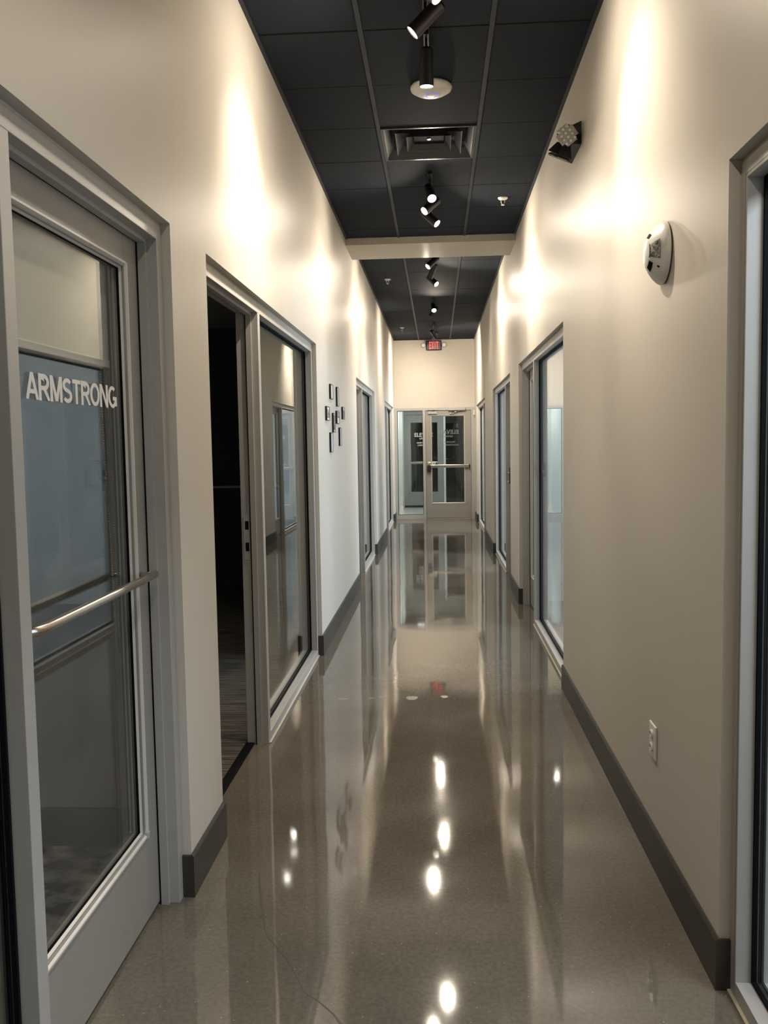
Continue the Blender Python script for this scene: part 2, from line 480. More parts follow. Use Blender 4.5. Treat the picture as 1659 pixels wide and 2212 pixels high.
# ---- baseboards
def baseboard(name, side, ya, yb, label, wrap=(1, 1)):
    """flat board with eased top, wrapped into the door reveals at its ends"""
    xw = XL if side < 0 else XR
    t = 0.011; s = 1 if side < 0 else -1
    h = 0.150
    prof = [(0, 0), (t, 0), (t, h - 0.008), (t * 0.45, h), (0, h)]
    bm = NB()
    a = ya - (t if wrap[0] else 0); b = yb + (t if wrap[1] else 0)
    prism(bm, prof, a, b, lambda u, v, hh: (xw + s * u, hh, v))
    if wrap[0]: box(bm, xw, xw - s * 0.03, ya - t, ya, 0, h - 0.004)
    if wrap[1]: box(bm, xw, xw - s * 0.03, yb, yb + t, 0, h - 0.004)
    mk(name, bm, M['base'], label=label, cat='baseboard', kind='structure')


LW = ['short dark baseboard on left wall beside the lettered door', 'dark baseboard on left wall under the small picture frames',
      'dark baseboard on left wall between the two far offices', 'stub of dark baseboard on left wall at the exit door']
for i, (a, b, wr) in enumerate(((LO[0][1], LO[1][0], (1, 1)), (LO[1][1], LO[2][0], (1, 1)), (LO[2][1], LO[3][0], (1, 1)), (LO[3][1], DEND, (1, 0)))):
    baseboard('baseboard_left' + ('' if i == 0 else '.%03d' % i), -1, a, b, LW[i], wr)
RW = ['long dark baseboard on right wall below the white outlet', 'dark baseboard on right wall between first two far offices',
      'dark baseboard on right wall before the last office', 'stub of dark baseboard on right wall at the exit door']
for i, (a, b, wr) in enumerate(((RO[0][1], RO[1][0], (1, 1)), (RO[1][1], RO[2][0], (1, 1)), (RO[2][1], RO[3][0], (1, 1)), (RO[3][1], DEND, (1, 0)))):
    baseboard('baseboard_right' + ('' if i == 0 else '.%03d' % i), 1, a, b, RW[i], wr)

# ---- rooms behind the glass
XLO, XRO = -4.2, 4.0
for nm, x0, x1, lab in (('wall_far_left', XLO - .1, XLO, 'outer wall of the unlit left offices'),):
    mk(nm, B1(x0, x1, YBACK, 18.1, 0, 2.9), M['office_wall'], label=lab, cat='wall', kind='structure')
mk('wall_left_partition', B1(XLO, XL - WT, 3.215, 3.285, 0, 2.9), M['office_wall'], label='office partition wall behind the lettered door', cat='wall', kind='structure')
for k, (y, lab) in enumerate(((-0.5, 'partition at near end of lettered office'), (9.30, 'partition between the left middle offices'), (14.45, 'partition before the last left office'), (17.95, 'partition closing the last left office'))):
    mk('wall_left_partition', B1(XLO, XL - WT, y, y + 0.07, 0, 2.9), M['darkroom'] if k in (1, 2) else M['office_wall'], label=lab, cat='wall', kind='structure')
mk('ceiling_left_offices', B1(XLO, XL - WT, YBACK, 18.1, 2.8, 2.9), M['office_wall'], label='ceiling over the left offices', cat='ceiling', kind='structure')
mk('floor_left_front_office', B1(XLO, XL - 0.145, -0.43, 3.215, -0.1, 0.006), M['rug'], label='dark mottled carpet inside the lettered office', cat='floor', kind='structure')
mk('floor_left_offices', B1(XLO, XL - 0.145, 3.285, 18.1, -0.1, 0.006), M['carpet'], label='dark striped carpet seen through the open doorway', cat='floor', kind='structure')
mk('baseboard_partition', B1(XLO, XL - WT, 3.203, 3.215, 0.006, 0.156), M['base'], label='dark baseboard on the partition behind the lettered door glass', cat='baseboard', kind='structure')
mk('wall_ledge', B1(-2.9, -1.7, 9.26, 9.30, 1.10, 1.125, bev=.003), M['offwhite'], label='faint pale ledge on the far wall inside the dark office', cat='ledge')
mk('threshold_strip', B1(XL - 0.150, XL - 0.105, 3.352, 4.384, 0.0, 0.010, bev=0.003), M['black'], label='black reducer strip at the open dark doorway', cat='threshold')

bm = NB()
for a, b in ((YBACK, -0.4), (2.2, 5.6), (8.2, 9.5), (11.9, 14.4), (17.0, 18.1)):
    box(bm, XRO, XRO + .1, a, b, 0, 2.9)
for a, b in ((-0.4, 2.2), (5.6, 8.2), (9.5, 11.9), (14.4, 17.0)):
    box(bm, XRO, XRO + .1, a, b, 0, 0.7); box(bm, XRO, XRO + .1, a, b, 2.4, 2.9)
mk('wall_far_right', bm, M['office_wall'], label='outer wall of the daylit right offices with window openings', cat='wall', kind='structure')
for k, (y, lab) in enumerate(((-0.75, 'partition at near end of the first right office'), (3.4, 'partition between first two right offices'), (8.42, 'partition behind the tall right office window'), (13.2, 'partition before the last right office'), (17.95, 'partition closing the last right office'))):
    mk('wall_right_partition', B1(XR + WT, XRO, y, y + .07, 0, 2.9), M['office_wall'], label=lab, cat='wall', kind='structure')
mk('ceiling_right_offices', B1(XR + WT, XRO, YBACK, 18.1, 2.8, 2.9), M['office_wall'], label='ceiling over the right offices', cat='ceiling', kind='structure')
mk('floor_right_offices', B1(XR + 0.145, XRO, YBACK, 18.1, -0.1, 0.006), M['dimfloor'], label='grey floor of the right offices', cat='floor', kind='structure')


# ------------------------------------------------------------------ storefront frames and doors (local u along wall, v into wall)
D0, D1 = 0.030, 0.142      # frame depth range
GV = 0.0875                # glass plane
FW = 0.050                 # sight line of the frame
FT = HO - 0.010            # top of the frame


def pane_with_gasket(root, u0, u1, z0, z1, v=GV, mat=None):
    mk('glass_pane', B1(u0 - .008, u1 + .008, v - .003, v + .003, z0 - .008, z1 + .008), mat or M['glass'], root)
    bm = NB(); g = 0.009
    for va, vb in ((v - 0.0155, v - 0.0035), (v + .0035, v + 0.0155)):
        box(bm, u0, u0 + g, va, vb, z0, z1); box(bm, u1 - g, u1, va, vb, z0, z1)
        box(bm, u0 + g, u1 - g, va, vb, z0, z0 + g); box(bm, u0 + g, u1 - g, va, vb, z1 - g, z1)
    mk('gasket', bm, M['black'], root)


def frame_bar(root, name, u0, u1, z0, z1, horiz=False):
    """frame member with a shallow pocket line on its faces"""
    bm = B1(u0, u1, D0, D1, z0, z1, bev=0.0015)
    return mk(name, bm, M['alu'], root)


def storefront(name, origin, rz, L, door, mull, window, label, caulk=True):
    """door / window: (u0, u1) clear openings; mull: (u0, u1) of the mullion"""
    root = empty(name, origin, rz, label, 'window', kind='structure')
    frame_bar(root, 'jamb', 0.004, FW, 0, FT); frame_bar(root, 'jamb', L - FW, L - 0.004, 0, FT)
    frame_bar(root, 'header', FW, L - FW, FT - FW, FT)
    frame_bar(root, 'mullion', mull[0], mull[1], 0, FT - FW)
    frame_bar(root, 'sill', window[0], window[1], 0, FW)
    # pocket joint of the two-piece frame
    bm = NB(); e = FW - .011
    for ua, ub, za, zb in ((e, e + .0016, 0, FT - e), (L - e - .0016, L - e, 0, FT - e), (e, L - e, FT - e - .0016, FT - e)):
        box(bm, ua, ub, D0 - .0003, D0 + .001, za, zb)
    if name in ('window_5', 'window_6'): mk('pocket_joint', bm, M['dark'], root)
    else: bm.free()
    # shim joint between header and plaster
    mk('caulk_joint', B1(0, L, D0 + .006, D1, FT, HO), M['wall'], root)
    if caulk:
        mk('caulk_bead', B1(window[0] - .04, window[1] + .04, D0 - .009, D0 + .001, 0, 0.006, bev=0.002), M['caulk'], root, label='cream sealant bead at the floor')
    pane_with_gasket(root, window[0], window[1], FW, FT - FW)
    # door stops with weatherstrip
    bm = NB(); a, b = door; zt = FT - FW
    for ua, ub in ((a, a + .012), (b - .012, b)): box(bm, ua, ub, 0.064, 0.090, 0, zt)
    box(bm, a + .012, b - .012, 0.064, 0.090, zt - .012, zt)
    mk('door_stop', bm, M['alu'], root)
    bm = NB()
    for ua, ub in ((a, a + .010), (b - .010, b)): box(bm, ua, ub, 0.090, 0.0955, 0, zt - .001)
    box(bm, a + .010, b - .010, 0.090, 0.0955, zt - .010, zt)
    mk('weatherstrip', bm, M['black'], root)
    return root


def door_leaf(root, W, z0, z1, stile, top, bottom, v0=0.0, T=0.044, proud=True, glass=None, mt=None):
    """narrow-stile glass door, local u 0..W, v0..v0+T, children of root; returns lite"""
    a, b, lo, hi = stile[0], W - stile[1], z0 + bottom, z1 - top
    mt = mt or M['door_alu']
    mk('stile', B1(0, a, v0, v0 + T, z0, z1, bev=.0015), mt, root)
    mk('stile', B1(b, W, v0, v0 + T, z0, z1, bev=.0015), mt, root)
    mk('top_rail', B1(a, b, v0, v0 + T, hi, z1, bev=.0015), mt, root)
    mk('bottom_rail', B1(a, b, v0, v0 + T, z0, lo, bev=.0015), mt, root)
    if proud:   # glazing beads, standing proud of the leaf with a bevelled face
        w_ = 0.014; p = 0.007
        def bead(poly, h0, h1, fn): mk('glazing_bead', prism(NB(), poly, h0, h1, fn), M['bead'], root)
        P = [(-w_, v0), (-w_, v0 - p), (-w_ * .6, v0 - p), (0.004, v0 + .0155), (0.0, v0 + .016), (-w_, v0 + .016)]
        bead(P, lo - w_, hi + w_, lambda u, v, h: (a + u, v, h))
        bead(P, lo - w_, hi + w_, lambda u, v, h: (b - u, v, h))
        bead(P, a, b, lambda u, v, h: (h, v, hi - u))
        bead(P, a, b, lambda u, v, h: (h, v, lo + u))
    mk('glass_pane', B1(a - .006, b + .006, v0 + T / 2 + .001, v0 + T / 2 + .007, lo - .006, hi + .006), glass or M['glass'], root)
    bm = NB(); g = .006
    va, vb = v0 + T / 2 - .006, v0 + T / 2 + .0009
    box(bm, a, a + g, va, vb, lo, hi); box(bm, b - g, b, va, vb, lo, hi)
    box(bm, a + g, b - g, va, vb, lo, lo + g); box(bm, a + g, b - g, va, vb, hi - g, hi)
    mk('gasket', bm, M['black'], root)
    return a, b, lo, hi


RZL, RZR = PI / 2, -PI / 2


def lo_u(i, y): return y - LO[i][0]


# --- left 1: sidelight (mostly out of frame) and the ARMSTRONG door
storefront('window_1', (XL, LO[0][0], 0), RZL, LO[0][1] - LO[0][0],
           (lo_u(0, 1.836), lo_u(0, 2.807)), (lo_u(0, 1.786), lo_u(0, 1.836)), (FW, lo_u(0, 1.786)),
           'grey aluminium frame and sidelight around the lettered door')
W1 = 0.962
d1 = empty('door_1', (XL - 0.0965, 1.8405, 0), RZL, 'grey glass office door lettered ARMSTRONG with steel push bar', 'door', kind='structure')
a, b, lo, hi = door_leaf(d1, W1, 0.012, 2.206, (0.105, 0.120), 0.108, 0.288)
bm = text_bm('ARMSTRONG', 0.595, 0.0665, 0.0008)
mk('lettering', moved(bm, 2.342 - 1.8405, 0.0218, 1.696), M['vinyl'], d1, label='white vinyl name on the glass')
pts = [(0.050, 0.0, 1.128), (0.053, -0.012, 1.128), (0.062, -0.026, 1.128), (0.080, -0.037, 1.128), (0.110, -0.042, 1.128), (0.16, -0.044, 1.129), (0.50, -0.044, 1.132), (0.900, -0.044, 1.136)]
pb = mk('push_bar', tube(NB(), pts, 0.0128, 18), M['steel'], d1, smooth=True, label='brushed steel tubular push bar')
mk('bar_post', cyl(NB(), (0.885, 0, 1.136), (0.885, -0.040, 1.136), 0.009), M['steel'], pb, smooth=True)
mk('end_screw', cyl(NB(), (0.900, -0.044, 1.136), (0.9025, -0.044, 1.136), 0.006), M['chrome'], pb)
mk('bead_end_cap', B1(b - 0.002, b + 0.018, -0.010, 0.004, lo - 0.020, lo + 0.004, bev=.003), M['alu'], d1)
# roller shade on the back of the door
rs = empty('roller_shade', (XL - 0.0965, 1.8405, 0), RZL, 'beige roller shade half lowered behind the lettered door glass', 'shade')
mk('shade_fabric', B1(0.10, 0.862, 0.0655, 0.0665, 1.815, 2.16), M['fabric'], rs)
mk('shade_tube', cyl(NB(), (0.09, 0.075, 2.165), (0.872, 0.075, 2.165), 0.020), M['fabric'], rs, smooth=True)
mk('bottom_bar', B1(0.10, 0.862, 0.062, 0.070, 1.792, 1.815, bev=.002), M['offwhite'], rs)
bm = NB()
for k in range(150):
    z = 2.14 - k * 0.0082
    for du in (0.820, 0.858 + 0.03 * (k / 150)):
        uu = du + 0.045 * max(0, (k - 60) / 90) if du < .83 else du
        bmesh.ops.create_icosphere(bm, subdivisions=1, radius=0.0032, matrix=Matrix.Translation((uu, 0.078, z)))
mk('bead_chain', bm, M['chain'], rs, smooth=True)
mk('chain_weight', cyl(NB(), (0.872, 0.078, 0.935), (0.892, 0.078, 0.880), 0.006, 0.003, 10), M['dark'], rs, smooth=True)
sw = empty('switch_plate', (-1.287, 3.203 + .012, 1.44), 0, 'tan switch plate on the partition behind the lettered door', 'switch')
mk('plate', B1(-.036, .036, -.006, 0, -.058, .058, bev=.002), M['plate'], sw)
mk('rocker', B1(-.016, .016, -.010, -.006, -.033, .033, bev=.002), M['offwhite'], sw)

# --- left 2: open dark doorway and wide window
s2 = storefront('window_2', (XL, LO[1][0], 0), RZL, LO[1][1] - LO[1][0],
           (FW, lo_u(1, 4.386)), (lo_u(1, 4.386), lo_u(1, 4.438)), (lo_u(1, 4.438), lo_u(1, LO[1][1]) - FW),
           'grey aluminium frame with dark doorway and wide reflecting window pane')
us = lo_u(1, 4.386)
sp_ = mk('strike_plate', B1(us - .0045, us, 0.098, 0.131, 0.962, 1.190, bev=.001), M['alu'], s2, label='lock strike plate on the dark doorway jamb')
for z in (1.141, 1.031): mk('latch_hole', B1(us - .0052, us - .004, .104, .122, z - .022, z + .022), M['black'], sp_)
for z in (1.205, .985, .945): mk('screw', cyl(NB(), (us - .006, .112, z), (us, .112, z), .004, n=10), M['chrome'], sp_)
# leaf swung 90 degrees into the dark room, behind the wall
d2 = empty('door_2', (XL - 0.150, 3.345, 0), PI, 'grey glass door swung open into the dark office', 'door', kind='structure')
door_leaf(d2, 0.99, 0.012, 2.206, (0.105, 0.120), 0.108, 0.288)

# --- left 3, left 4
for i, nm, dn, ym, lab, dl in ((2, 'window_3', 'door_3', 10.475, 'grey aluminium office front on left wall beyond the picture frames', 'closed glass office door on left wall beyond the picture frames'),
                               (3, 'window_4', 'door_4', 15.68, 'grey aluminium office front on left wall nearest the exit', 'closed glass office door on left wall nearest the exit')):
    L = LO[i][1] - LO[i][0]
    storefront(nm, (XL, LO[i][0], 0), RZL, L, (FW, lo_u(i, ym)), (lo_u(i, ym), lo_u(i, ym) + FW), (lo_u(i, ym) + FW, L - FW), lab)
    W = lo_u(i, ym) - FW - .008
    dd = empty(dn, (XL - .0965, LO[i][0] + FW + .004, 0), RZL, dl, 'door', kind='structure')
    door_leaf(dd, W, .012, 2.206, (.105, .12), .108, .288)


# --- right side (u runs from far to near)
def ru(i, y): return RO[i][1] - y


def lever(dd, u, z):
    lv = mk('lever_handle', NB_lever(u, z), M['steel'], dd, smooth=False, label='steel lever handle')
    mk('escutcheon', B1(u - .022, u + .022, -.030, 0, z - .03, z + .16, bev=.006), M['blackmetal'], dd)
    mk('lock_cylinder', cyl(NB(), (u, -.052, z + .10), (u, 0, z + .10), .014, n=16), M['chrome'], dd)


def NB_lever(u, z):
    bm = NB(); cyl(bm, (u, 0, z), (u, -.055, z), .010, n=14)
    box(bm, u - .012, u + .10, -.062, -.046, z - .009, z + .009, bev=.003)
    return bm


R1L = RO[0][1] - RO[0][0]
storefront('window_5', (XR, RO[0][1], 0), RZR, R1L, (1.90, R1L - FW), (1.85, 1.90), (FW, 1.85), 'tall grey window frame at the right edge of the view')
dd = empty('door_5', (XR + .0965, RO[0][1] - 1.904, 0), RZR, 'glass office door on right wall beside the nearest window, out of frame', 'door', kind='structure')
door_leaf(dd, R1L - FW - 1.908, .012, 2.206, (.12, .105), .108, .288)

R2L = RO[1][1] - RO[1][0]
um = ru(1, 7.372)
s6 = storefront('window_6', (XR, RO[1][1], 0), RZR, R2L, (FW, um), (um, um + FW), (um + FW, R2L - FW), 'blue-lit tall window frame in the middle of right wall')
dd = empty('door_6', (XR + .0965, RO[1][1] - FW - .004, 0), RZR, 'grey glass office door at far end of right window recess', 'door', kind='structure')
door_leaf(dd, um - FW - .008, .012, 2.206, (.105, .12), .108, .288)
rd = empty('card_reader', (XR + .104, 7.322, 1.31), RZR, 'small black card reader with red stripe on the right window mullion', 'card reader')
mk('reader_body', B1(0, .022, -.013, .013, -.055, .055, bev=.003), M['blackmetal'], rd)
mk('red_stripe', B1(.020, .0235, -.012, -.006, 0.0, .052), simple('red_label', (.55, .12, .10), .5), rd)
mk('white_label', B1(.020, .0235, -.008, .004, -.028, -.004), M['white'], rd)

for i, nm, dn, ym, lab, dl in ((2, 'window_7', 'door_7', 10.34, 'narrow-looking blue-lit office front with lever lock on right wall', 'closed glass office door with lever lock on right wall'),
                               (3, 'window_8', 'door_8', 15.15, 'blue-lit office front on right wall nearest the exit', 'closed glass office door on right wall nearest the exit')):
    L = RO[i][1] - RO[i][0]; uu = ru(i, ym)
    storefront(nm, (XR, RO[i][1], 0), RZR, L, (uu, L - FW), (uu - FW, uu), (FW, uu - FW), lab)
    dd = empty(dn, (XR + .0965, RO[i][1] - uu - .004, 0), RZR, dl, 'door', kind='structure')
    door_leaf(dd, L - FW - uu - .008, .012, 2.206, (.12, .105), .108, .288)
    if i == 2: lever(dd, .055, 1.09)

# --- end of the corridor: sidelight and exit door
endw = empty('window_9', (0, DEND, 0), 0, 'grey aluminium end frame with glass sidelight left of exit door', 'window', kind='structure')


def ebar(name, x0, x1, z0, z1): mk(name, B1(x0, x1, 0.0, 0.11, z0, z1, bev=.0015), M['alu'], endw)


ebar('jamb', XL, -0.807, 0, HO); ebar('jamb', 0.692, XR, 0, HO)
ebar('header', -0.807, 0.692, 2.212, HO)
ebar('mullion', -0.288, -0.234, 0, 2.212)
ebar('sill', -0.807, -0.288, 0, 0.085)
bm = NB(); box(bm, -.234, -.216, .066, .085, 0, 2.212); box(bm, .674, .692, .066, .085, 0, 2.212); box(bm, -.216, .674, .066, .085, 2.196, 2.212)
mk('door_stop', bm, M['alu'], endw)
pane_with_gasket(endw, -0.807, -0.288, 0.085, 2.212, v=0.055)
d9 = empty('door_9', (-0.230, DEND + 0.020, 0), 0, 'grey aluminium glass exit door with panic bar at the corridor end', 'door', kind='structure')
a, b, lo, hi = door_leaf(d9, 0.918, 0.014, 2.2105, (0.122, 0.140), 0.110, 0.318, glass=M['dark_glass'])
# lettering on the outer face of the glass reads backwards from inside
for s, wd, ht, xc, zc in (('ELEVATE', .425, .083, .222, 1.787 - .012), ('OFFICE', .20, .038, .222, 1.682), ('PLEASE USE', .27, .030, .222, 1.567), ('MAIN ENTRANCE', .43, .030, .222, 1.508)):
    bm = text_bm(s, wd, ht, .0008, mirror=True)
    mk('lettering', moved(bm, xc + .230, .0295, zc), simple('faint_vinyl', (.30, .31, .30), .6) if 'faint_vinyl' not in bpy.data.materials else bpy.data.materials['faint_vinyl'], d9, label='white vinyl lettering seen in reverse')
px = empty('panic_bar', (-0.230, DEND + 0.020, 0), 0, 'brushed panic bar across the exit door', 'panic bar')
mk('push_rail', B1(.095, .870, -.052, -.016, 1.050, 1.108, bev=.005), M['steel'], px)
mk('rail_backing', B1(.09, .875, -.016, 0, 1.056, 1.102), M['blackmetal'], px)
mk('latch_head', B1(.022, .098, -.062, 0, .962, 1.108, bev=.006), M['blackmetal'], px)
mk('key_cylinder', B1(.036, .094, -.055, 0, 1.118, 1.165, bev=.006), M['gold'], px, label='pale brass lock housing')
mk('latch_cap', B1(.036, .094, -.056, 0, 1.109, 1.116), M['gold'], px)
mk('end_cap', B1(.870, .888, -.056, 0, 1.040, 1.118, bev=.004), M['blackmetal'], px)
st = empty('door_sticker', (-0.070, DEND + .039, 1.143), 0, 'small white notice sticker on the exit door glass', 'sticker')
mk('sticker_sheet', B1(-.030, .030, -.001, 0, -.028, .028), M['white'], st)
mk('printed_marks', B1(-.018, .018, -.0016, -.001, -.012, .010), M['dark'], st)
cl = empty('door_closer', (0.40, DEND + 0.020, 0), 0, 'silver door closer with folding arm above the exit door', 'door closer')
mk('closer_body', B1(-.170, .175, -.075, -.020, 2.205, 2.268, bev=.006), M['alu'], cl)
mk('mounting_plate', B1(-.16, .165, -.020, -.019, 2.20, 2.265), M['alu'], cl)
mk('closer_arm', tube(NB(), [(.05, -.050, 2.206), (-.03, -.062, 2.178), (-.10, -.040, 2.150)], .008, 10), M['steel'], cl, smooth=True)
mk('arm_pivot', cyl(NB(), (.05, -.05, 2.19), (.05, -.05, 2.215), .013), M['chrome'], cl, smooth=True)
mk('arm_shoe', B1(-.14, -.06, -.045, 0, 2.135, 2.160, bev=.003), M['alu'], cl)
ml = empty('magnetic_lock', (-0.088, DEND, 0), 0, 'silver magnetic lock block over left side of exit door', 'lock')
mk('lock_body', B1(-.095, .095, -.045, 0, 2.215, 2.262, bev=.003), M['alu'], ml)
mk('armature_plate', B1(-.092, .092, -.020, .020, 2.14, 2.20, bev=.003), M['alu'], ml)
mk('bracket', B1(-.02, .05, -.038, .0, 2.20, 2.2155), M['blackmetal'], ml)
mk('door_sweep', B1(-0.225, 0.685, DEND + .012, DEND + .020, 0.008, 0.024), M['chrome'], label='bright metal sweep along the exit door bottom', cat='door sweep')
mk('threshold_plate', B1(-0.234, 0.692, DEND - .01, DEND + .11, 0.0, 0.007, bev=.002), M['alu'], label='flat metal threshold under the exit door', cat='threshold')
sn = empty('door_sensor', (XR, 17.80, 2.150), RZR, 'small cream door sensor on right wall by the exit frame', 'sensor')
mk('sensor_body', B1(-.022, .022, -.036, 0, -.05, .05, bev=.008), M['offwhite'], sn)
mk('sensor_eye', B1(-.012, .012, -.0375, -.035, .012, .034), M['black'], sn)

# --- lobby behind the exit door
mk('wall_lobby_left', B1(-1.2, -0.865, DEND + .11, 20.0, 0, 2.85), M['lobby_white'], label='white lobby wall left of the sidelight', cat='wall', kind='structure')
bm = NB(); box(bm, -1.2, -0.800, 20.0, 21.3, 0, 2.85)
mk('wall_lobby_return', bm, M['lobby_white'], label='white lobby wall return with tall white base', cat='wall', kind='structure')
mk('baseboard_lobby', B1(-0.865, -0.788, 19.985, 20.0, 0, 0.125, bev=.003), M['white'], label='white baseboard in the lobby', cat='baseboard', kind='structure')
mk('wall_lobby_right', B1(0.93, 1.2, DEND + .11, 21.4, 0, 2.85), M['sage'], label='dark lobby wall right of the exit door', cat='wall', kind='structure')
mk('ceiling_lobby', B1(-1.2, 1.2, DEND + .11, 21.4, 2.75, 2.85), M['sage'], label='lobby ceiling beyond the exit door', cat='ceiling', kind='structure')
bm = NB(); box(bm, -0.80, 0.93, 21.20, 21.30, 2.24, 2.75); 
mk('wall_lobby_end', bm, M['sage'], label='grey-green lobby wall above the outer door', cat='wall', kind='structure')
w10 = empty('window_10', (0, 21.20, 0), 0, 'grey frame and dark glass beside the outer lobby door', 'window', kind='structure')
for nm, x0, x1, z0, z1 in (('jamb', .155, .205, 0, 2.24), ('jamb', .88, .93, 0, 2.24), ('sill', .205, .88, 0, .06), ('header', .205, .88, 2.19, 2.24)):
    mk(nm, B1(x0, x1, 0, .1, z0, z1, bev=.002), M['lobby_white'] if nm == 'jamb' else M['alu'], w10)
pane_with_gasket(w10, .205, .88, .06, 2.19, v=.05)
d10 = empty('door_10', (-0.798, 21.22, 0), 0, 'grey lobby door with dark lettered glass beyond the sidelight', 'door', kind='structure')
door_leaf(d10, 0.95, 0.05, 2.235, (0.165, 0.145), 0.185, 0.33, proud=False, mt=M['sage'])
mk('cross_rail', B1(.165, .805, -.03, .0, 1.055, 1.105, bev=.003), M['steel'], d10)
for s, wd, ht, zc in (('ELEVATE', .44, .095, 1.757), ('STUDIOS', .22, .042, 1.665), ('QUIET', .145, .035, 1.565), ('CORRIDOR', .24, .035, 1.505)):
    xo = {'ELEVATE': .477, 'STUDIOS': .482, 'QUIET': .378, 'CORRIDOR': .445}[s]
    mk('lettering', moved(text_bm(s, wd, ht, .0008), xo, .0218, zc), M['vinyl'], d10, label='white vinyl words on dark lobby door glass')
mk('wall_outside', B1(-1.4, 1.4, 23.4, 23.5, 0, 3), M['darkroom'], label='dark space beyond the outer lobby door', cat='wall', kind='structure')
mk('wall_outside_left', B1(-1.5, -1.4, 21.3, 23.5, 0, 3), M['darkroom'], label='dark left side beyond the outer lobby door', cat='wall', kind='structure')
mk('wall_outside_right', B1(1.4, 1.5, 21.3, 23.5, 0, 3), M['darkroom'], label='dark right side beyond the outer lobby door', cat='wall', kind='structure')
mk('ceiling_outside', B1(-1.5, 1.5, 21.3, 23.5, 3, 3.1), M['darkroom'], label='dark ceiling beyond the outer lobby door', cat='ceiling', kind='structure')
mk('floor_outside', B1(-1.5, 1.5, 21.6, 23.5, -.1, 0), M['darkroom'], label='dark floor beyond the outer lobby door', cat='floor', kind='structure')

# ------------------------------------------------------------------ exit sign
ex = empty('exit_sign', (-0.045, DEND, 3.512), 0, 'black EXIT sign with red letters and two side lamps on end wall', 'exit sign')
mk('sign_housing', B1(-.158, .158, -.045, 0, -.100, .100, bev=.018), M['blackmetal'], ex)
mk('sign_face', B1(-.100, .112, -.049, -.045, -.082, .082), M['redpanel'], ex)
for s, x0 in (('E', -.070), ('X', -.020), ('I', .026), ('T', .070)):
    mk('letter', moved(text_bm(s, .010 if s == 'I' else .040, .150, .003), x0, -.0525, 0), M['redlit'], ex)
for s in (-1, 1):
    lh = mk('lamp_head', cyl(NB(), (s * .207, -.005, .005), (s * .207, -.050, .005), .036, .048, 20), M['blackmetal'], ex, smooth=False)
    mk('lamp_lens', cyl(NB(), (s * .207, -.050, .005), (s * .207, -.054, .005), .040), M['led_dot'], lh)
    mk('lamp_arm', B1(s * .150, s * .175, -.03, -.005, -.012, .022), M['blackmetal'], ex)

# ------------------------------------------------------------------ emergency light on the right wall
em = empty('emergency_light', (XR, 4.92, 3.145), RZR, 'black twin-head emergency light high on the right wall', 'emergency light')
# housing with tapered ends, local u points towards the viewer
bm = NB(); prism(bm, [(-.16, 0), (-.135, -.052), (.130, -.058), (.165, 0)], -.058, .060, lambda u, v, h: (u, v, h * (1 + v * 4)))
mk('lamp_housing', bm, M['blackmetal'], em)
for c in ((.20, -.070, -.020), (.05, -.080, -.050)):
    mk('head_arm', tube(NB(), [(c[0] - .07, -.04, -.01), (c[0] - .02, c[1] * .85, c[2] * .8), c], .011, 10), M['blackmetal'], em, smooth=True)


def em_head(c, aim, name, roll, k=1.0, dp=.05):
    q = Vector(aim).to_track_quat('Z', 'Y').to_matrix().to_4x4(); mt = Matrix.Translation(c) @ q @ Matrix.Rotation(roll, 4, 'Z')
    bm = NB(); hw = .054 * k
    r = bmesh.ops.create_cube(bm, size=1, matrix=Matrix.Diagonal((2 * hw, 2 * hw, dp, 1)))
    for v in bm.verts:
        if v.co.z < 0: v.co.x *= .45; v.co.y *= .45
    bmesh.ops.bevel(bm, geom=list(bm.edges), offset=.016, segments=3, affect='EDGES')
    bmesh.ops.transform(bm, verts=bm.verts, matrix=mt)
    h = mk(name, bm, M['blackmetal'], em, smooth=False)
    bm = NB(); bmesh.ops.create_cube(bm, size=1, matrix=Matrix.Translation((0, 0, dp / 2 + .002)) @ Matrix.Diagonal((.098, .098, .008, 1)))
    ee = [e for e in bm.edges if abs(e.verts[0].co.z - e.verts[1].co.z) > .004]
    bmesh.ops.bevel(bm, geom=ee, offset=.02, segments=4, affect='EDGES')
    bmesh.ops.transform(bm, verts=bm.verts, matrix=mt); mk('led_panel', bm, M['led_lens'], h)
    bm = NB()
    for i in range(3):
        for j in range(4):
            lathe(bm, [(.0075, dp / 2 + .005), (.006, dp / 2 + .009), (0, dp / 2 + .0105)], 10, mt @ Matrix.Translation((-.025 + i * .025, -.034 + j * .0225, 0)))
    mk('led_lenses', bm, M['led_dot'], h)


em_head((.215, -.083, -.030), (1.0, -.10, -.22), 'lamp_head', .62)
em_head((.07, -.088, -.052), (-.30, -.35, -.85), 'lamp_head', .5, 1.15, .085)

# ------------------------------------------------------------------ horn strobe on right wall
hs = empty('horn_strobe', (XR, 3.045, 2.165), 0, 'white domed horn strobe alarm on the right wall', 'alarm', rot=(0, -PI / 2, 0))
# local z points into the corridor, local x up
mk('back_ring', lathe(NB(), [(0, 0), (.100, 0), (.100, .006), (0, .006)], 48), M['dark'], hs)
prof = [(.103, .005), (.104, .012), (.100, .020), (.088, .033), (.070, .047), (.052, .058), (.040, .063), (.022, .0665), (0, .068)]
mk('dome_cover', lathe(NB(), prof, 48), M['white'], hs, smooth=True)


def on_dome(ang, r):
    zs = [(p[0], p[1]) for p in prof]
    for (ra, za), (rb, zb) in zip(zs, zs[1:]):
        if rb <= r <= ra: z = za + (zb - za) * (ra - r) / max(1e-6, ra - rb); break
    else: z = .068
    return Vector((r * math.cos(ang), r * math.sin(ang), z))


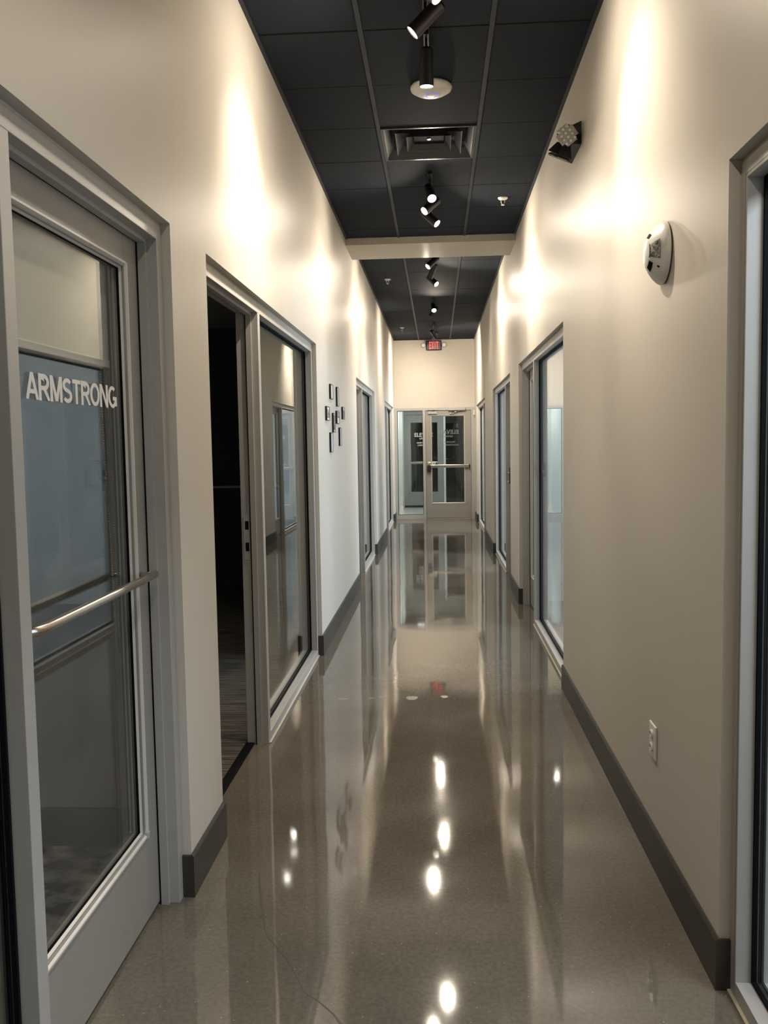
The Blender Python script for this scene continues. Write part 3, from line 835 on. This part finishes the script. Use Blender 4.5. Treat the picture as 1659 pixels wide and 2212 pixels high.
def dome_patch(a0, a1, r0, r1, lift, n=10, m=6):
    bm = NB(); g = [[None] * (m + 1) for _ in range(n + 1)]
    for i in range(n + 1):
        for j in range(m + 1):
            aa = a0 + (a1 - a0) * i / n; rr = r0 + (r1 - r0) * j / m
            p = on_dome(aa, rr); nn = Vector((math.cos(aa) * .6, math.sin(aa) * .6, .8)).normalized()
            g[i][j] = bm.verts.new(p + nn * lift)
    for i in range(n):
        for j in range(m): bm.faces.new((g[i][j], g[i + 1][j], g[i + 1][j + 1], g[i][j + 1]))
    return bm


# viewer side of the dome is local y-negative; up is local x
mk('strobe_window', dome_patch(-1.95, -1.20, .050, .086, .0015), M['strobe'], hs, label='clear strobe lens')
mk('strobe_shadow_edge', dome_patch(-2.05, -1.12, .045, .051, .0022), M['dark'], hs)
mk('horn_slot', dome_patch(-2.95, -2.25, .047, .064, .0015), M['black'], hs)
mk('horn_slot', dome_patch(-.55, .05, .048, .062, .0015), M['black'], hs)
mk('lock_notch', dome_patch(-2.32, -2.25, .080, .088, .0015, 3, 2), M['black'], hs)

# ------------------------------------------------------------------ outlet
ou = empty('wall_outlet', (XR, 3.142, 0.457), RZR, 'white duplex outlet low on the right wall', 'outlet')
mk('cover_plate', B1(-.047, .047, -.007, 0, -.062, .062, bev=.004), M['white'], ou)
for z in (-.024, .024):
    bm = NB(); lathe(bm, [(0, .0), (.0165, .0), (.0165, .011), (.012, .0115), (0, .0095)], 24, Matrix.Translation((0, -.003, z)) @ Matrix.Rotation(PI / 2, 4, 'X'))
    rc = mk('receptacle', bm, M['white'], ou)
    for x in (-.006, .006): mk('slot', B1(x - .001, x + .001, -.0148, -.012, z + .001, z + .009), M['dark'], rc)
mk('screw', cyl(NB(), (0, -.009, 0), (0, 0, 0), .0035, n=10), M['chrome'], ou)

# ------------------------------------------------------------------ small picture frames on the left wall
PF = [(7.010, 7.163, 1.912, 2.030, 0, 'upper left small picture frame with white print'),
      (7.470, 7.578, 1.872, 2.036, 0, 'upper right tall slim picture frame with white print'),
      (6.733, 6.904, 1.733, 1.842, 1, 'leftmost small picture frame with grey print'),
      (7.890, 8.034, 1.774, 1.884, 2, 'rightmost small picture frame, grey print under a white strip'),
      (7.423, 7.590, 1.723, 1.832, 3, 'small picture frame, half grey and half white, right of centre'),
      (7.160, 7.269, 1.646, 1.805, 1, 'tall slim picture frame with grey print at the centre'),
      (6.965, 7.085, 1.484, 1.643, 0, 'lowest tall slim picture frame with white print'),
      (7.624, 7.736, 1.534, 1.694, 0, 'lower right tall slim picture frame with white print')]
for y0, y1, z0, z1, kd, lab in PF:
    f = empty('picture_frame', (XL, (y0 + y1) / 2, z0), RZL, lab, 'picture frame', 'small black picture frames on the left wall')
    hw = (y1 - y0) / 2; h = z1 - z0; t = .0165; e = .005
    bm = NB()
    box(bm, -hw, -hw + e, -t, 0, 0, h); box(bm, hw - e, hw, -t, 0, 0, h)
    box(bm, -hw + e, hw - e, -t, 0, 0, e); box(bm, -hw + e, hw - e, -t, 0, h - e, h)
    mk('frame', bm, M['blackmetal'], f)
    mk('mat_board', B1(-hw + e, hw - e, -t + .003, -.002, e, h - e), M['mat'], f)
    if kd: 
        za, zb = {1: (.02, h - .02), 2: (.008, h - .028), 3: (h * .47, h - .008)}[kd]
        mk('photo_print', B1(-hw + .012, hw - .012, -t + .0022, -t + .003, za, zb), M['photo'], f)

# ------------------------------------------------------------------ ceiling fittings
# air diffuser in the centre bay
vx0, vx1, vy0, vy1 = -0.333, 0.271, 5.652, 6.276
vc = ((vx0 + vx1) / 2, (vy0 + vy1) / 2)
dv = empty('air_diffuser', (vc[0], vc[1], HN), 0, 'black square louvred air diffuser in the ceiling', 'diffuser')


def ring_louver(h_out, z_out, h_in, z_in, th=.004):
    bm = NB(); q = []
    for hh, zz in ((h_out, z_out), (h_in, z_in), (h_in - th, z_in + th), (h_out - th, z_out + th)):
        q.append([bm.verts.new((sx * hh, sy_ * hh * 1.03, zz)) for sx, sy_ in ((-1, -1), (1, -1), (1, 1), (-1, 1))])
    for k in range(4):
        A_, B_ = q[k], q[(k + 1) % 4]
        for i in range(4):
            j = (i + 1) % 4; bm.faces.new((A_[i], A_[j], B_[j], B_[i]))
    return bm


bm = NB()
for s in (-1, 1):
    box(bm, s * .302, s * .285, -.312, .312, -.004, .012); box(bm, -.285, .285, s * .312, s * .295, -.004, .012)
mk('diffuser_rim', bm, M['blackgloss'], dv)
mk('louver', ring_louver(.285, .0, .235, .055), M['blackgloss'], dv)
mk('louver', ring_louver(.215, -.002, .165, .055), M['blackgloss'], dv)
mk('louver', ring_louver(.145, -.002, .095, .055), M['blackgloss'], dv)
bm = NB(); box(bm, -.100, .100, -.102, .102, .034, .040, bev=.002)
mk('centre_plate', bm, M['black'], dv)
mk('centre_screw', cyl(NB(), (0, 0, .028), (0, 0, .036), .012, n=16), M['chrome'], dv)
mk('duct_throat', B1(-.30, .30, -.31, .31, .10, .105), M['black'], dv)
# wireless access point
ap = empty('access_point', (-0.010, 5.02, HN), 0, 'white round access point with blue ring on the near ceiling', 'access point')
mk('disc_shell', lathe(NB(), [(0, 0), (.108, 0), (.116, -.012), (.112, -.024), (.085, -.040), (.046, -.051), (0, -.055)], 48), M['white'], ap, smooth=True)
mk('status_ring', lathe(NB(), [(.034, -.0530), (.038, -.0527), (.042, -.0520)], 40), M['blue'], ap, smooth=True)
# sprinklers
SPK = [((0.555, 7.315, HN), 'white pendant sprinkler in the near ceiling at right'),
       ((-0.602, 11.26, HF), 'white pendant sprinkler in far ceiling, nearer of the left pair'),
       ((-0.602, 15.89, HF), 'white pendant sprinkler in far ceiling at left, close to the end wall')]
def sprinkler(loc, lab):
    s = empty('sprinkler', loc, 0, lab, 'sprinkler', 'ceiling sprinklers')
    mk('escutcheon', lathe(NB(), [(0, .004), (.040, .004), (.040, -.003), (.030, -.012), (.014, -.016), (0, -.016)], 28), M['white'], s, smooth=True)
    bm = NB()
    for sg in (-1, 1): tube(bm, [(sg * .013, 0, -.014), (sg * .014, 0, -.034), (sg * .004, 0, -.054)], .0032, 8)
    mk('frame_arm', bm, M['white'], s, smooth=True)
    mk('glass_bulb', cyl(NB(), (0, 0, -.016), (0, 0, -.046), .0025, n=8), M['redpanel'], s)
    mk('deflector', cyl(NB(), (0, 0, -.054), (0, 0, -.057), .014, n=16), M['white'], s)
    return s
for loc, lab in SPK: sprinkler(loc, lab)

# ------------------------------------------------------------------ track lighting
TX = -0.030


def track(y0, y1, z, lab):
    t = empty('light_track', (TX, y0, z), 0, lab, 'track')
    mk('track_rail', B1(-.014, .014, 0, y1 - y0, -.020, 0, bev=.002), M['blackmetal'], t)
    mk('end_cap', B1(-.016, .016, -.012, 0, -.022, 0), M['blackmetal'], t)
    mk('end_cap', B1(-.016, .016, y1 - y0, y1 - y0 + .012, -.022, 0), M['blackmetal'], t)


track(0.6, 1.6, HN, 'short black light track above the viewer')
track(3.55, 4.62, HN, 'black light track on the near ceiling before the access point')
track(6.55, 7.62, HN, 'black light track between diffuser and beam')
track(9.62, 11.0, HF, 'black light track just beyond the beam')
track(12.8, 13.6, HF, 'short black light track midway along the far ceiling')
track(15.3, 16.65, HF, 'black light track in front of the exit sign')


def track_head(x, y, zc, target, label, power=1.0, size=68, blend=1.0, drop=.075, field=1.0):
    """cylindrical head: adapter, stem, yoke, tapered barrel, lens; its lamp shines along the barrel"""
    piv = Vector((0, 0, -drop))
    d = (Vector(target) - Vector((x, y, zc - .020 - drop))).normalized()
    root = empty('track_head', (x, y - d.y * .075, zc - .020), 0, label, 'spotlight', 'track spotlight heads')
    mk('track_adapter', B1(-.013, .013, -.045, .045, -.022, 0, bev=.002), M['blackmetal'], root)
    mk('stem', cyl(NB(), (0, 0, -.022), piv, .006, n=12), M['blackmetal'], root, smooth=True)
    q = d.to_track_quat('Z', 'Y').to_matrix().to_4x4()
    mt = Matrix.Translation(piv) @ q
    mk('pivot_joint', lathe(NB(), [(0, -.018), (.014, -.012), (.018, 0), (.014, .012), (0, .018)], 16, Matrix.Translation(piv)), M['blackmetal'], root, smooth=True)
    mk('lamp_barrel', lathe(NB(), [(0, -.095), (.026, -.095), (.033, -.085), (.0345, .078), (.0320, .080), (.0300, .072), (0, .070)], 28, mt), M['blackmetal'], root, smooth=False)
    mk('lamp_lens', lathe(NB(), [(.0305, .0725), (.0300, .0745), (0, .0755)], 24, mt), M['lens'], root)
    l = bpy.data.lights.new('track_lamp', 'SPOT'); l.energy = SPOT_W * power; l.color = LAMP_COL
    l.spot_size = math.radians(size); l.spot_blend = blend; l.shadow_soft_size = 0.022
    lo_ = bpy.data.objects.new('track_lamp', l); COL.objects.link(lo_); lo_.parent = root
    lo_.location = piv + d * .100
    lo_.rotation_euler = d.to_track_quat('-Z', 'Y').to_euler()
    # wide field spill of the same lamp around its beam
    l2 = bpy.data.lights.new('track_lamp_field', 'SPOT'); l2.energy = SPILL_W * power * field; l2.color = LAMP_COL
    l2.spot_size = math.radians(165); l2.spot_blend = 1.0; l2.shadow_soft_size = 0.028
    l2o = bpy.data.objects.new('track_lamp_field', l2); COL.objects.link(l2o); l2o.parent = root
    l2o.location = piv + d * .100; l2o.rotation_euler = lo_.rotation_euler
    return root


HEADS = [   # x, y of the lens, ceiling, aim, power, label
    (TX, 0.80, HN, (TX - .2, 0.9, 0), .38, 'black spotlight head above the viewer aimed at left wall'),
    (TX, 1.45, HN, (TX + .2, 1.6, 0), .38, 'black spotlight head above the viewer aimed at right wall'),
    (TX, 3.72, HN, (XR, 3.36, 2.62), .85, 'glaring spotlight head cut by the top edge of view'),
    (TX, 4.02, HN, (XL, 4.04, 2.62), .85, 'spotlight head with tilted lens facing left, second from viewer'),
    (TX, 4.36, HN, (TX - .03, 4.60, 0.0), .6, 'spotlight head pointing down in front of the access point'),
    (TX, 6.66, HN, (TX + .30, 5.40, 2.15), .30, 'glaring spotlight head just beyond the diffuser, first of three'),
    (TX, 7.03, HN, (XL, 6.40, 2.60), .50, 'glaring spotlight head, middle of three before the beam'),
    (TX, 7.42, HN, (XR, 7.00, 2.60), .85, 'spotlight head, last of three before the beam'),
    (TX, 9.72, HF, (XL, 9.20, 2.65), .8, 'glaring spotlight head just behind the beam'),
    (TX, 10.29, HF, (XL, 10.75, 1.70), .8, 'spotlight head turned away showing a thin lens slit'),
    (TX, 10.80, HF, (XR, 10.10, 2.65), 1.0, 'glaring spotlight head, third beyond the beam'),
    (TX, 12.89, HF, (TX + .20, 11.50, 2.35), .5, 'brightest round spotlight head midway along far ceiling'),
    (TX, 13.40, HF, (XL, 13.50, 2.60), 1.0, 'spotlight head hidden just behind the brightest far one'),
    (TX, 15.50, HF, (XR, 16.50, 2.40), 1.0, 'black spotlight head hanging in front of the exit sign'),
    (TX, 16.45, HF, (XL, 16.90, 2.45), .7, 'farthest spotlight head, above the exit sign'),
]
for i, (x, y, z, tg, pw, lab) in enumerate(HEADS):
    track_head(x, y, z, tg, lab, pw, drop={4: .165, 13: .17}.get(i, .090), field=2.2 if i > 12 else (.7 if i in (2, 3) else 1.0))
